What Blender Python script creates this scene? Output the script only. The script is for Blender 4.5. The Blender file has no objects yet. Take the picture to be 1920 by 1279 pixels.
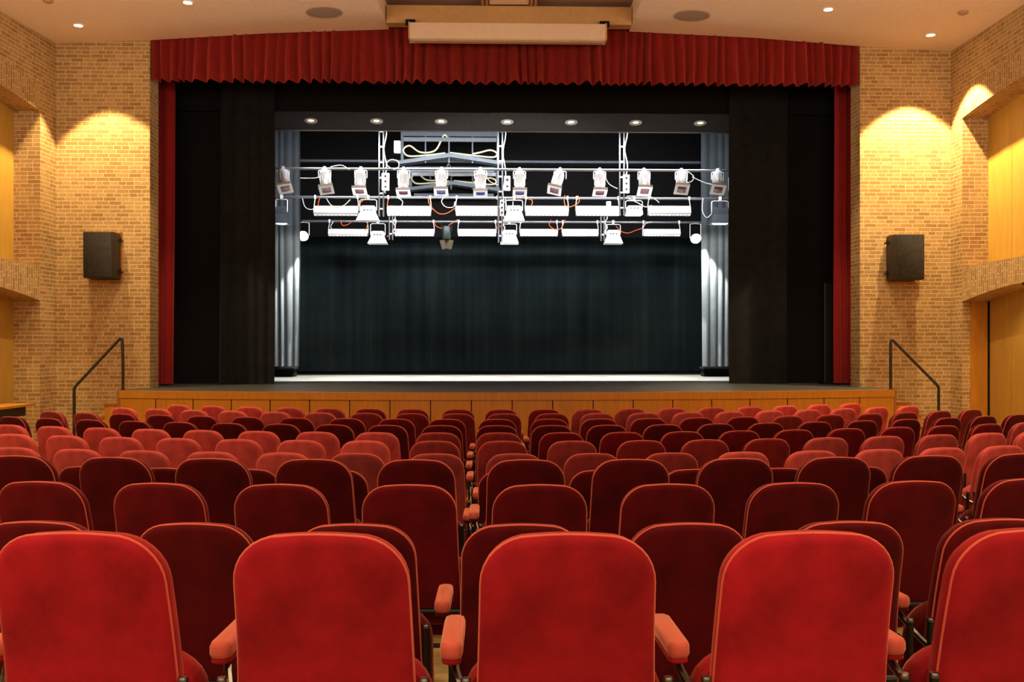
import bpy, math, random
from math import sin, cos, pi, radians, tan, atan2, sqrt
from mathutils import Vector, Matrix
random.seed(7)
SC = bpy.context.scene
COL = SC.collection
F = 1770.0; HZ = 647.0; CZ = 1.735          # focal length in px of a 1920 frame, horizon row, eye height

# ------------------------------------------------------------------ helpers
class MB:
    def __init__(s): s.v = []; s.f = []; s.m = []; s.uv = []
    def add(s, vs, fs, mi=0, uvs=None):
        n = len(s.v); s.v += [tuple(p) for p in vs]
        for k, f in enumerate(fs):
            s.f.append([n + i for i in f]); s.m.append(mi)
            s.uv.append(uvs[k] if uvs else None)
    def quad(s, a, b, c, d, mi=0, uv=None): s.add([a, b, c, d], [(0, 1, 2, 3)], mi, [uv] if uv else None)
    def box(s, c, sz, mat=None, mi=0):
        x, y, z = sz[0] / 2, sz[1] / 2, sz[2] / 2
        vs = [Vector((i * x, j * y, k * z)) for i in (-1, 1) for j in (-1, 1) for k in (-1, 1)]
        if mat: vs = [mat @ v for v in vs]
        s.add([v + Vector(c) for v in vs], [(0, 1, 3, 2), (4, 6, 7, 5), (0, 4, 5, 1), (2, 3, 7, 6), (0, 2, 6, 4), (1, 5, 7, 3)], mi)
    def rbox(s, c, sz, r, mat=None, mi=0, n=3):       # box with rounded vertical outline and eased top/bottom
        hx, hy, hz = sz[0] / 2, sz[1] / 2, sz[2] / 2
        def ring(ins, z):
            o = []
            for (cx, cy, a0) in ((1, 1, 0), (-1, 1, 90), (-1, -1, 180), (1, -1, 270)):
                for k in range(n + 1):
                    a = radians(a0 + 90 * k / n)
                    o.append(Vector((cx * (hx - r) + (r - ins) * cos(a), cy * (hy - r) + (r - ins) * sin(a), z)))
            return o
        e = min(r * .7, hz * .6)
        rings = [ring(e, -hz), ring(e * .3, -hz + e * .3), ring(0, -hz + e), ring(0, hz - e), ring(e * .3, hz - e * .3), ring(e, hz)]
        s.loft(rings, True, True, c, mat, mi)
    def loft(s, rings, cap0=False, cap1=False, c=(0, 0, 0), mat=None, mi=0, closed=True):
        n = len(rings[0]); vs = []; fs = []
        for r in rings: vs += r
        for i in range(len(rings) - 1):
            for j in range(n if closed else n - 1):
                k = (j + 1) % n
                fs.append((i * n + j, i * n + k, (i + 1) * n + k, (i + 1) * n + j))
        if cap0: fs.append(tuple(reversed(range(n))))
        if cap1: fs.append(tuple((len(rings) - 1) * n + j for j in range(n)))
        if mat: vs = [mat @ Vector(v) for v in vs]
        s.add([Vector(v) + Vector(c) for v in vs], fs, mi)
    def tube(s, pts, r, n=8, mi=0, caps=True):
        pts = [Vector(p) for p in pts]; rings = []; up = None
        for i, p in enumerate(pts):
            d = (pts[min(i + 1, len(pts) - 1)] - pts[max(i - 1, 0)]).normalized()
            if up is None:
                up = Vector((0, 0, 1)) if abs(d.z) < .9 else Vector((1, 0, 0))
            a = d.cross(up); a = a.normalized() if a.length > 1e-5 else d.orthogonal().normalized()
            b = a.cross(d).normalized(); up = b
            rr = r[i] if isinstance(r, (list, tuple)) else r
            rings.append([p + (a * cos(2 * pi * k / n) + b * sin(2 * pi * k / n)) * rr for k in range(n)])
        s.loft(rings, caps, caps, mi=mi)
    def lathe(s, prof, n=20, c=(0, 0, 0), mat=None, mi=0, cap0=False, cap1=False):
        rings = [[Vector((r * cos(2 * pi * k / n), r * sin(2 * pi * k / n), z)) for k in range(n)] for r, z in prof]
        s.loft(rings, cap0, cap1, c, mat, mi)

def mesh_of(name, mb, mats, smooth=40):
    me = bpy.data.meshes.new(name); me.from_pydata(mb.v, [], mb.f)
    if not isinstance(mats, (list, tuple)): mats = [mats]
    for m in mats: me.materials.append(m)
    me.polygons.foreach_set('material_index', mb.m)
    if any(u is not None for u in mb.uv):
        ul = me.uv_layers.new(name='UVMap'); k = 0; dat = []
        for f, u in zip(mb.f, mb.uv):
            for j in range(len(f)):
                dat += list(u[j]) if u else [0, 0]
        ul.data.foreach_set('uv', dat)
    me.update()
    if smooth:
        me.polygons.foreach_set('use_smooth', [True] * len(me.polygons))
        me.set_sharp_from_angle(angle=radians(smooth))
    return me
def tag(o, label=None, cat=None, group=None, kind=None):
    for k, v in (('label', label), ('category', cat), ('group', group), ('kind', kind)):
        if v: o[k] = v
    return o
def thing(name, label, cat, loc=(0, 0, 0), rz=0, group=None, kind=None):
    o = bpy.data.objects.new(name, None); COL.objects.link(o); o.empty_display_size = .1
    o.location = loc; o.rotation_euler = (0, 0, rz); return tag(o, label, cat, group, kind)
def part(name, mb, mats, parent=None, loc=(0, 0, 0), rz=0, smooth=40):
    o = bpy.data.objects.new(name, mesh_of(name, mb, mats, smooth)); COL.objects.link(o)
    o.location = loc; o.rotation_euler = (0, 0, rz)
    if parent is not None: o.parent = parent
    return o
def struct(name, mb, mats, loc=(0, 0, 0), rz=0, smooth=0, parent=None):
    o = part(name, mb, mats, parent, loc, rz, smooth)
    if parent is None: o['kind'] = 'structure'
    return o
def copy_tree(o, parent=None):
    c = o.copy(); COL.objects.link(c); c.parent = parent
    for ch in list(o.children): copy_tree(ch, c)
    return c
ORD = ['first', 'second', 'third', 'fourth', 'fifth', 'sixth', 'seventh', 'eighth', 'ninth', 'tenth', 'eleventh', 'twelfth', 'thirteenth',
       'fourteenth', 'fifteenth', 'sixteenth', 'seventeenth', 'eighteenth', 'nineteenth', 'twentieth', 'twenty-first', 'twenty-second',
       'twenty-third', 'twenty-fourth', 'twenty-fifth']

# ------------------------------------------------------------------ materials
def newmat(name):
    m = bpy.data.materials.new(name); m.use_nodes = True
    nt = m.node_tree; b = nt.nodes['Principled BSDF']; return m, nt, b
def noise(nt, scale, detail=3, vec=None, rough=.5):
    n = nt.nodes.new('ShaderNodeTexNoise'); n.inputs['Scale'].default_value = scale
    n.inputs['Detail'].default_value = detail; n.inputs['Roughness'].default_value = rough
    if vec is not None: nt.links.new(vec, n.inputs['Vector'])
    return n
def coords(nt, scale=(1, 1, 1), kind='Object'):
    t = nt.nodes.new('ShaderNodeTexCoord'); mp = nt.nodes.new('ShaderNodeMapping'); mp.inputs['Scale'].default_value = scale
    nt.links.new(t.outputs[kind], mp.inputs['Vector']); return mp.outputs['Vector']
def ramp(nt, fac, stops):
    r = nt.nodes.new('ShaderNodeValToRGB'); el = r.color_ramp.elements
    while len(el) < len(stops): el.new(.5)
    for e, (p, c) in zip(el, stops): e.position = p; e.color = (*c, 1)
    nt.links.new(fac, r.inputs['Fac']); return r.outputs['Color']
def bump(nt, b, height, strength=.3, dist=.01):
    n = nt.nodes.new('ShaderNodeBump'); n.inputs['Strength'].default_value = strength; n.inputs['Distance'].default_value = dist
    nt.links.new(height, n.inputs['Height']); nt.links.new(n.outputs['Normal'], b.inputs['Normal'])
def plain(name, c, rough=.5, metal=0, spec=.5, em=None, es=0, noisy=0):
    m, nt, b = newmat(name); b.inputs['Roughness'].default_value = rough; b.inputs['Metallic'].default_value = metal
    b.inputs['Specular IOR Level'].default_value = spec
    n = noise(nt, 14, 3, coords(nt)); k = noisy or .08
    col = ramp(nt, n.outputs['Fac'], [(.3, tuple(x * (1 - k) for x in c)), (.7, tuple(min(1, x * (1 + k)) for x in c))])
    nt.links.new(col, b.inputs['Base Color'])
    if em: b.inputs['Emission Color'].default_value = (*em, 1); b.inputs['Emission Strength'].default_value = es
    return m
def velvet(name, lum, sheen, tint, use_obj=False, wear=.16, srough=.45, weave=True):
    m, nt, b = newmat(name); v = coords(nt)
    b.inputs['Roughness'].default_value = .85; b.inputs['Specular IOR Level'].default_value = .08
    b.inputs['Sheen Weight'].default_value = sheen; b.inputs['Sheen Tint'].default_value = (*tint, 1); b.inputs['Sheen Roughness'].default_value = srough
    n1 = noise(nt, 5.5, 5, v, .6)
    nn = ramp(nt, n1.outputs['Fac'], [(.3, (1 - wear,) * 3), (.7, (1 + wear,) * 3)])
    mx = nt.nodes.new('ShaderNodeMix'); mx.data_type = 'RGBA'; mx.blend_type = 'MULTIPLY'; mx.inputs[0].default_value = 1
    base = nt.nodes.new('ShaderNodeRGB'); base.outputs[0].default_value = (*lum, 1)
    src = base.outputs[0]
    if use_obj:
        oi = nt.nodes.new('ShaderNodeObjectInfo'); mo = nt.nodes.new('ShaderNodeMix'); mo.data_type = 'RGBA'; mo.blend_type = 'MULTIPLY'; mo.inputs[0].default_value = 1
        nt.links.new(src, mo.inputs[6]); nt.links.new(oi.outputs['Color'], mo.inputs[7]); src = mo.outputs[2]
    nt.links.new(src, mx.inputs[6]); nt.links.new(nn, mx.inputs[7]); nt.links.new(mx.outputs[2], b.inputs['Base Color'])
    if weave:
        n2 = noise(nt, 420, 2, v); bump(nt, b, n2.outputs['Fac'], .35, .002)
    return m
def wood(name, c1, c2, rough=.42, sc=(6, 6, .7), seam=None):
    m, nt, b = newmat(name); v = coords(nt, sc)
    n1 = noise(nt, 3, 6, v, .65); b.inputs['Roughness'].default_value = rough; b.inputs['Specular IOR Level'].default_value = .35
    col = ramp(nt, n1.outputs['Fac'], [(.25, c1), (.75, c2)])
    nt.links.new(col, b.inputs['Base Color']); bump(nt, b, n1.outputs['Fac'], .08, .005); return m
def brick(name, w, h, swap=False):
    m, nt, b = newmat(name)
    t = nt.nodes.new('ShaderNodeTexCoord'); mp = nt.nodes.new('ShaderNodeMapping')
    if swap: mp.inputs['Rotation'].default_value = (0, 0, pi / 2)
    nt.links.new(t.outputs['UV'], mp.inputs['Vector'])
    # slight waviness so that the courses look hand laid
    nz = noise(nt, 9, 2, mp.outputs['Vector']); vm = nt.nodes.new('ShaderNodeVectorMath'); vm.operation = 'MULTIPLY_ADD'
    vm.inputs[1].default_value = (.012, .006, 0); nt.links.new(nz.outputs['Color'], vm.inputs[0]); nt.links.new(mp.outputs['Vector'], vm.inputs[2])
    bt = nt.nodes.new('ShaderNodeTexBrick'); nt.links.new(vm.outputs[0], bt.inputs['Vector'])
    bt.inputs['Scale'].default_value = 1; bt.inputs['Brick Width'].default_value = w; bt.inputs['Row Height'].default_value = h
    bt.inputs['Mortar Size'].default_value = .0065; bt.inputs['Mortar Smooth'].default_value = .25; bt.inputs['Bias'].default_value = -.1
    bt.offset = .42; bt.squash = .62; bt.squash_frequency = 3
    bt.inputs['Color1'].default_value = (.44, .27, .105, 1); bt.inputs['Color2'].default_value = (.29, .16, .058, 1)
    bt.inputs['Mortar'].default_value = (.62, .46, .25, 1)
    n2 = noise(nt, 30, 4, mp.outputs['Vector']); mx = nt.nodes.new('ShaderNodeMix'); mx.data_type = 'RGBA'; mx.blend_type = 'MULTIPLY'; mx.inputs[0].default_value = 1
    nn = ramp(nt, n2.outputs['Fac'], [(.25, (.82, .8, .78)), (.75, (1.12, 1.12, 1.1))])
    nt.links.new(bt.outputs['Color'], mx.inputs[6]); nt.links.new(nn, mx.inputs[7]); nt.links.new(mx.outputs[2], b.inputs['Base Color'])
    b.inputs['Roughness'].default_value = .85; b.inputs['Specular IOR Level'].default_value = .15
    inv = nt.nodes.new('ShaderNodeMath'); inv.operation = 'SUBTRACT'; inv.inputs[0].default_value = 1; nt.links.new(bt.outputs['Fac'], inv.inputs[1])
    bump(nt, b, inv.outputs[0], .7, .006); return m

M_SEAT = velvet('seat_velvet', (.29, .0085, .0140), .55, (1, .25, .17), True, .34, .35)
M_EDGE = velvet('seat_piping_velvet', (.55, .085, .05), 1, (1, .36, .22), False, .1)
M_ARM = velvet('armrest_velvet', (.55, .10, .06), .9, (1, .45, .3), False, .12)
M_RED = velvet('red_curtain', (.22, .010, .010), .55, (1, .22, .16), False, .1, .5, False)
M_VAL = velvet('valance_velvet', (.19, .010, .008), .5, (1, .2, .13), False, .15, .5, False)
M_BLACK = velvet('black_curtain', (.006, .005, .005), .04, (.6, .55, .55), False, .2, .5, False)
M_BLACKL = velvet('black_leg_velvet', (.009, .009, .010), .16, (.66, .66, .70), False, .3, .4, False)
M_BLACK2 = velvet('black_masking', (.004, .0035, .0035), .02, (.5, .5, .5), False, .2, .5, False)
M_SILVER = velvet('grey_curtain', (.055, .064, .073), .15, (.8, .9, 1), False, .12, .5, False)
M_STEEL = plain('dark_steel', (.03, .028, .026), .32, .85)
M_CHROME = plain('worn_metal', (.17, .15, .125), .3, 1)
M_RAIL = plain('rail_metal', (.045, .042, .04), .35, .7)
M_WOOD = wood('orange_plywood', (.36, .135, .010), (.50, .205, .018))
M_WOODY = wood('yellow_plywood', (.42, .23, .035), (.56, .33, .06), .45, (3, 3, .5))
M_WOODD = wood('brown_wood', (.22, .08, .02), (.34, .13, .03))
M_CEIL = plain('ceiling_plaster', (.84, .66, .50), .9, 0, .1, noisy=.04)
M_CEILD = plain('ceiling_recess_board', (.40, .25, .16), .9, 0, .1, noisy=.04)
M_CEILB = plain('ceiling_beam_paint', (.45, .25, .10), .8, 0, .15, noisy=.05)
M_SCREEN = plain('screen_case_paint', (.60, .43, .30), .6, 0, .25, noisy=.03)
M_BRICK = brick('buff_brick', .215, .0677); M_SOLD = brick('soldier_brick', .215, .0677, True)
M_STAGE = wood('stage_boards', (.030, .029, .028), (.075, .072, .068), .5, (.6, 9, 9))
M_CARPET = plain('tan_floor', (.34, .22, .08), .8, 0, .2, noisy=.2)
M_RISER = plain('riser_brown', (.10, .045, .015), .8, 0, .2)
M_GRILLE = plain('speaker_grille', (.028, .024, .018), .7, 0, .25, noisy=.3)
M_CASE = plain('speaker_case', (.035, .026, .015), .6, 0, .3)
M_WHITE = plain('white_enamel', (.85, .87, .9), .35, 0, .5, noisy=.02)
M_SILV = plain('bright_aluminium', (.88, .9, .93), .35, .15, noisy=.05)
M_PIPE = plain('batten_pipe', (.22, .23, .25), .3, .7)
M_GREY = plain('grey_steel', (.07, .085, .105), .5, .3)
M_SOFFIT = plain('stage_soffit', (.026, .022, .019), .9, 0, .1, noisy=.2)
M_ORANGE = plain('orange_cable', (.8, .12, .02), .5)
M_CREAM = plain('cream_cable', (.72, .66, .42), .5)
M_WCAB = plain('white_cable', (.8, .8, .8), .5)
M_LENS = plain('gel_lens', (.12, .03, .05), .15, 0, .8, noisy=.5)
M_LENSB = plain('blue_gel_lens', (.05, .06, .25), .15, 0, .8, noisy=.5)
M_LAMP = plain('lit_lamp', (1, .9, .7), .5, em=(1, .78, .45), es=60)
M_LAMPC = plain('lit_work_lamp', (1, 1, 1), .5, em=(1, .93, .75), es=40)
M_DIM = plain('dim_lamp', (.6, .5, .4), .3, em=(1, .75, .5), es=1.2)
M_TRIMR = plain('downlight_ring', (.30, .27, .24), .35, .4)
M_BLK = plain('black_paint', (.006, .006, .006), .8, 0, .1)
def backdrop_mat():
    m, nt, b = newmat('backdrop_cloth'); v = coords(nt, (.5, 1, .55)); n = noise(nt, 1.1, 4, v, .55)
    v2 = coords(nt, (3.5, 1, .08)); n2 = noise(nt, 1.5, 3, v2, .6)
    mx = nt.nodes.new('ShaderNodeMath'); mx.operation = 'ADD'; nt.links.new(n.outputs['Fac'], mx.inputs[0]); nt.links.new(n2.outputs['Fac'], mx.inputs[1])
    hf = nt.nodes.new('ShaderNodeMath'); hf.operation = 'MULTIPLY'; hf.inputs[1].default_value = .5; nt.links.new(mx.outputs[0], hf.inputs[0])
    c = ramp(nt, hf.outputs[0], [(.35, (.002, .004, .006)), (.5, (.005, .009, .011)), (.65, (.011, .016, .017))])
    nt.links.new(c, b.inputs['Base Color']); b.inputs['Roughness'].default_value = .9; b.inputs['Specular IOR Level'].default_value = .1
    return m
M_DROP = backdrop_mat()
def vent_mat():
    m, nt, b = newmat('vent_mesh'); v = coords(nt, (1, 1, 1)); vo = nt.nodes.new('ShaderNodeTexVoronoi'); vo.inputs['Scale'].default_value = 38; vo.inputs['Randomness'].default_value = 0
    nt.links.new(v, vo.inputs['Vector']); c = ramp(nt, vo.outputs['Distance'], [(.2, (.02, .015, .01)), (.45, (.33, .24, .16))])
    nt.links.new(c, b.inputs['Base Color']); b.inputs['Roughness'].default_value = .6; return m
M_VENT = vent_mat()

# ------------------------------------------------------------------ frames of reference
PH = radians(1.5); CP, SP = cos(PH), sin(PH); Y0 = 16.3
def SW(a, b, z=0): return Vector((a * CP - b * SP, Y0 + a * SP + b * CP, z))        # stage frame -> world
def SA(px, b):                                                                     # across-stage coordinate seen at column px
    k = (px - 960) / F; return (k * (Y0 + b * CP) + b * SP) / (CP - k * SP)
def SZ(py, px, b): return CZ + (HZ - py) * SW(SA(px, b), b).y / F
ZS = 1.0                                                                           # stage floor height
LC = Vector((-7.78, 16.10, 0)); RC = Vector((7.67, 16.50, 0)); SD = radians(-90 - .97)
def prof(x):
    pts = [(-9, 6.83), (-7.78, 6.88), (-6.2, 6.955), (-4.2, 7.09), (-2.12, 7.175), (2.03, 7.17), (4.2, 7.08), (6.15, 6.94), (7.67, 6.86), (9, 6.80)]
    for (x0, z0), (x1, z1) in zip(pts, pts[1:]):
        if x <= x1: return z0 + (z1 - z0) * (x - x0) / (x1 - x0)
    return pts[-1][1]
CS = .022
def ceilz(x, y): return prof(x) + (y - 16.3) * CS

# ------------------------------------------------------------------ camera
cam = bpy.data.cameras.new('camera'); co = bpy.data.objects.new('camera', cam); COL.objects.link(co)
co.location = (0, 0, CZ); co.rotation_euler = (pi / 2, 0, 0); cam.sensor_width = 36; cam.lens = F / 1920 * 36
cam.shift_y = (HZ - 639.5) / 1920; cam.clip_end = 200; SC.camera = co

# ------------------------------------------------------------------ room shell
# seat geometry measured from the rows: arcs about one centre
XC, YC = -.228, 22.007
ROWS = {
1:(10.387,-.4184,[-0.4184,-0.3636,-0.3096,-0.2544,-0.2016,-0.1498,-0.0975,-0.0421,0.0099,0.0603,0.1139,0.1666,0.2194,0.2722,0.3247,0.3777,0.4324,0.4877]),
2:(11.155,0,[-0.4351,-0.3849,-0.3351,-0.2858,-0.2344,-0.1836,-0.1322,-0.0845,-0.0361,0.0113,0.0619,0.1102,0.16,0.21,0.2577,0.3061,0.3548,0.4043,0.4544,0.507]),
3:(12.010,0,[-0.4557,-0.4075,-0.3610,-0.3167,-0.2714,-0.2248,-0.1773,-0.1298,-0.0846,-0.0391,0.0060,0.0525,0.0971,0.1426,0.1879,0.2328,0.2789,0.3247,0.3705,0.416,0.4635,0.5121]),
4:(12.839,0,[-0.4225,-0.3787,-0.3343,-0.2905,-0.2490,-0.2063,-0.1626,-0.1199,-0.0777,-0.0362,0.0067,0.0481,0.091,0.1352,0.178,0.2199,0.2627,0.3066,0.3507,0.3963,0.4393,.483]),
5:(13.629,0,[-.3937,-.3535,-0.3132,-0.2724,-0.2338,-0.194,-0.1539,-0.1131,-0.0726,-0.0319,0.0082,0.0495,0.09,0.1308,0.1711,0.2097,0.2501,0.2912,0.3309,0.372,.4125]),
6:(14.392,0,[-.3315,-.292,-0.2538,-0.2175,-0.1809,-0.1425,-0.1055,-0.0678,-0.0279,0.0107,0.0501,0.0899,0.1274,0.165,0.2017,0.2398,0.2782,0.3152,.353,.391]),
7:(15.318,0,[-.268,-0.2321,-0.1984,-0.1635,-0.1291,-0.0953,-0.058,-0.0207,0.0161,0.0526,0.0909,0.1264,0.1604,0.1964,0.2314,0.2631,.299,.335]),
8:(16.242,0,[-.222,-.187,-0.1526,-0.1204,-0.088,-0.0535,-0.0198,0.0138,0.0484,0.0846,0.1169,0.1498,.184,.218,.252,.286]),
9:(17.135,0,[-.1758,-0.1428,-0.1102,-0.0796,-0.0475,-0.0159,0.0176,0.0498,0.0825,0.1151,0.1454,0.1764]),
10:(18.016,0,[-.132,-0.1014,-0.0732,-0.0432,-0.0118,0.0193,0.0501,0.0809,0.1116,0.1402]),
11:(18.905,0,[-.102,-0.0729,-0.0444,-0.0157,0.0139,0.0434,0.0722,0.1011]),
12:(19.884,0,[-0.0391,-0.0107,0.0180,0.0463,0.0738])}
def floor_z(r):
    if r == 12: return .352
    if r >= 9: return .187
    d = YC - ROWS[r][0]; return .012 - .024 * (d - 5.76) / 5.86
R1, R2 = 16.80, 19.42      # radii of the two platform edges

mb = MB()          # flat hall floor, sloping a touch down toward the stage
def fz(y): return .012 - .024 * (y - 5.76) / 5.86
mb.quad((-8.6, -6, fz(-6) - .05), (8.6, -6, fz(-6) - .05), (8.6, 17, fz(17)), (-8.6, 17, fz(17)))
struct('floor', mb, M_CARPET)
def platform(name, Ra, z, Rb):
    m = MB(); n = 40; A = [(-.62 + 1.24 * i / n) for i in range(n + 1)]
    pin = [(max(-8.3, min(8.3, XC + Ra * sin(a))), YC - Ra * cos(a)) for a in A]; pout = [(p[0], -6) if Rb is None else (XC + Rb * sin(a), YC - Rb * cos(a)) for p, a in zip(pin, A)]
    for i in range(n):
        (x0, y0), (x1, y1) = pin[i], pin[i + 1]; (u0, v0), (u1, v1) = pout[i], pout[i + 1]
        m.quad((x0, y0, z), (u0, v0, z), (u1, v1, z), (x1, y1, z), 0)
        m.quad((x0, y0, -.05), (x0, y0, z), (x1, y1, z), (x1, y1, -.05), 1)
    return struct(name, m, [M_CARPET, M_RISER])
platform('floor_middle_platform', R1, .187, R2 + .3); platform('floor_rear_platform', R2, .352, None)

# ceiling: two side panels with a recess between them
mb = MB(); YB = -6
def cp(x, y, dz=0): return (x, y, ceilz(x, y) + dz)
xl = [-9, -7.78, -6.9, -6.2, -5.2, -4.2, -3.1, -2.12]; xr = [2.03, 3.1, 4.2, 5.2, 6.15, 6.9, 7.67, 9]
for xs in (xl, xr):
    for x0, x1 in zip(xs, xs[1:]):
        y0 = Y0 + x0 * .026 + .02; y1 = Y0 + x1 * .026 + .02
        mb.quad(cp(x0, YB), cp(x0, y0), cp(x1, y1), cp(x1, YB))
        mb.quad(cp(x0, y0), cp(x0, y0, .6), cp(x1, y1, .6), cp(x1, y1))
for x in (-2.12, 2.03):
    y0 = Y0 + x * .026 + .02
    mb.quad(cp(x, YB), cp(x, y0), cp(x, y0, .6), cp(x, YB, .6))
struct('ceiling', mb, M_CEIL, smooth=30)
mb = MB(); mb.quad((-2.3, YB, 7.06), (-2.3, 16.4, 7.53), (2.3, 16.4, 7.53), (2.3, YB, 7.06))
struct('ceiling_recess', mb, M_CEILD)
mb = MB(); mb.box((0, 0, 0), (4.12, .22, .30))
struct('trim_beam', mb, M_CEILB, (-.045, 15.95, 7.275), PH)
# raised panel with rails in the recess
t = thing('trim_ceiling_track', 'pale raised ceiling strip with twin rails above the screen housing', 'ceiling track', (-.05, 15.8, 7.46), PH * .4, kind='structure')
mb = MB(); mb.box((0, -3.5, 0), (.66, 7, .05)); part('panel', mb, M_CEIL, t, smooth=0)
for sx in (-1, 1):
    mb = MB()
    for dx in (.37, .44): mb.box((sx * dx, -3.5, -.012), (.045, 7, .07))
    part('rail', mb, M_CEILB, t, smooth=0)

# proscenium wall
def wq(m, P, u0, u1, z0, z1, mi=0, n=1):
    """quad from P(u) at z0..z1 with brick UVs"""
    a, b = P(u0), P(u1); m.quad((a[0], a[1], z0), (b[0], b[1], z0), (b[0], b[1], z1), (a[0], a[1], z1), mi, [(u0, z0), (u1, z0), (u1, z1), (u0, z1)])
aL = SA(281, 0); aR = SA(1612.5, 0); TH = .42
mb = MB()
aCL = -7.785; aCR = 7.69
wq(mb, lambda u: SW(u, 0), aCL, aL, -.1, 7.3); wq(mb, lambda u: SW(u, 0), aR, aCR, -.1, 7.3)
wq(mb, lambda u: SW(aL, u), 0, TH, -.1, 7.3); wq(mb, lambda u: SW(aR, -u), -TH, 0, -.1, 7.3)
wq(mb, lambda u: SW(u, TH), aCL - .5, aL, -.1, 7.3); wq(mb, lambda u: SW(u, TH), aR, aCR + .5, -.1, 7.3)
struct('wall_front', mb, M_BRICK)
mb = MB(); mb.box((0, .3, 8.2), (16.5, .2, 2.0)); struct('wall_header', mb, M_BLK, SW(0, 0), PH)
# stage house
mb = MB()
def sq(a0, b0, a1, b1, z0, z1): mb.quad(SW(a0, b0, z0), SW(a1, b1, z0), SW(a1, b1, z1), SW(a0, b0, z1))
sq(-8.5, 9, 8.5, 9, 0, 9.5); sq(-8.5, TH, -8.5, 9, 0, 9.5); sq(8.5, TH, 8.5, 9, 0, 9.5)
mb.quad(SW(-8.5, .2, 9.4), SW(8.5, .2, 9.4), SW(8.5, 9, 9.4), SW(-8.5, 9, 9.4))
struct('wall_stage_house', mb, M_BLK)

def side_wall(name, C, sg, spans):
    m = MB(); OUT = .44 * sg; T_END = 22.0
    def P(t, y=0): return (t, y)
    def zc(t):
        w = Matrix.Rotation(SD, 2) @ Vector((t, 0)); return ceilz(C.x + w.x, C.y + w.y) + .02
    def q(t0, t1, za0, za1, zb0, zb1, mi=0, y0=0, y1=0, uoff=0):
        m.quad((t0, y0, za0), (t1, y1, za1), (t1, y1, zb1), (t0, y0, zb0), mi, [(t0 + uoff, za0), (t1 + uoff, za1), (t1 + uoff, zb1), (t0 + uoff, zb0)])
    SILL = 3.065; lo0, lor = 2.468, .22; up0, upr = 5.595, .155
    tt = 0
    for (a, b) in spans + [(T_END, T_END)]:
        q(tt, a, -.1, -.1, zc(tt), zc(a)); tt = b
        if a >= T_END: break
        n = 20; h = (b - a) / 2
        L = lambda t: lo0 + lor * (1 - ((t - a - h) / h) ** 2); U = lambda t: up0 + upr * (1 - abs((t - a - h) / h) ** 2.2)
        for i in range(n):
            t0 = a + (b - a) * i / n; t1 = a + (b - a) * (i + 1) / n
            q(t0, t1, L(t0), L(t1), SILL, SILL, 1); q(t0, t1, U(t0), U(t1), U(t0) + .44, U(t1) + .44, 1)
            q(t0, t1, U(t0) + .44, U(t1) + .44, zc(t0), zc(t1))
            for fn in (L, U, lambda t: SILL):
                m.quad((t0, 0, fn(t0)), (t1, 0, fn(t1)), (t1, OUT, fn(t1)), (t0, OUT, fn(t0)), 1, [(0, t0), (0, t1), (.44, t1), (.44, t0)])
            q(t0, t1, L(t0), L(t1), SILL, SILL, 0, OUT, OUT)
        for t0 in (a, b):
            for z0, z1 in ((-.1, lo0), (SILL, up0)):
                m.quad((t0, 0, z0), (t0, OUT, z0), (t0, OUT, z1), (t0, 0, z1), 0, [(0, z0), (.44, z0), (.44, z1), (0, z1)])
    return struct(name, m, [M_BRICK, M_SOLD], C, SD)
spansL = [(.52, 5.7), (6.6, 11.8), (12.7, 17.9)]; spansR = [(.43, 5.7), (6.6, 11.8), (12.7, 17.9)]
side_wall('wall_left', LC, -1, spansL); side_wall('wall_right', RC, 1, spansR)
# timber linings at the back of the arched recesses
def lining(name, C, sg, z0, z1, off=.441, t0=0, t1=18.2, mat=None, w=1.22):
    m = MB(); y = off * sg; t = t0
    while t < t1:
        e = min(t + w, t1); m.box(((t + e) / 2, y + .02 * sg, (z0 + z1) / 2), (e - t - .008, .04, z1 - z0)); t = e
    m.box(((t0 + t1) / 2, y + .06 * sg, (z0 + z1) / 2), (t1 - t0, .03, z1 - z0), mi=1)
    return struct(name, m, [mat or M_WOODY, M_BLK], C, SD)
lining('wall_panel_left_upper', LC, -1, 3.06, 5.9); lining('wall_panel_right_upper', RC, 1, 3.06, 5.9)
lining('wall_panel_left_lower', LC, -1, -.1, 2.8, mat=M_WOODY); lining('wall_panel_right_lower', RC, 1, -.1, 2.8, .441, .43, 18.2, mat=M_WOODY, w=.77)
mb = MB(); mb.box((.445, .27, 1.2), (.05, .28, 2.62)); struct('trim_door_jamb', mb, M_WOOD, RC, SD)
mb = MB(); mb.box((.478, .428, 1.2), (.016, .03, 2.62)); struct('trim_door_gap', mb, M_BLK, RC, SD)
# timber counter in the lower left recess
t = thing('wall_counter', 'wooden counter top with dark supports in the lower left arched recess', 'counter', LC, SD)
mb = MB(); mb.box((3.61, .05, .795), (4.9, .42, .035)); part('counter_top', mb, M_WOOD, t, smooth=0)
mb = MB(); mb.box((3.70, .03, .70), (4.8, .30, .14)); mb.box((3.75, -.03, .34), (4.75, .10, .68)); part('counter_support', mb, M_CASE, t, smooth=0)

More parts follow.
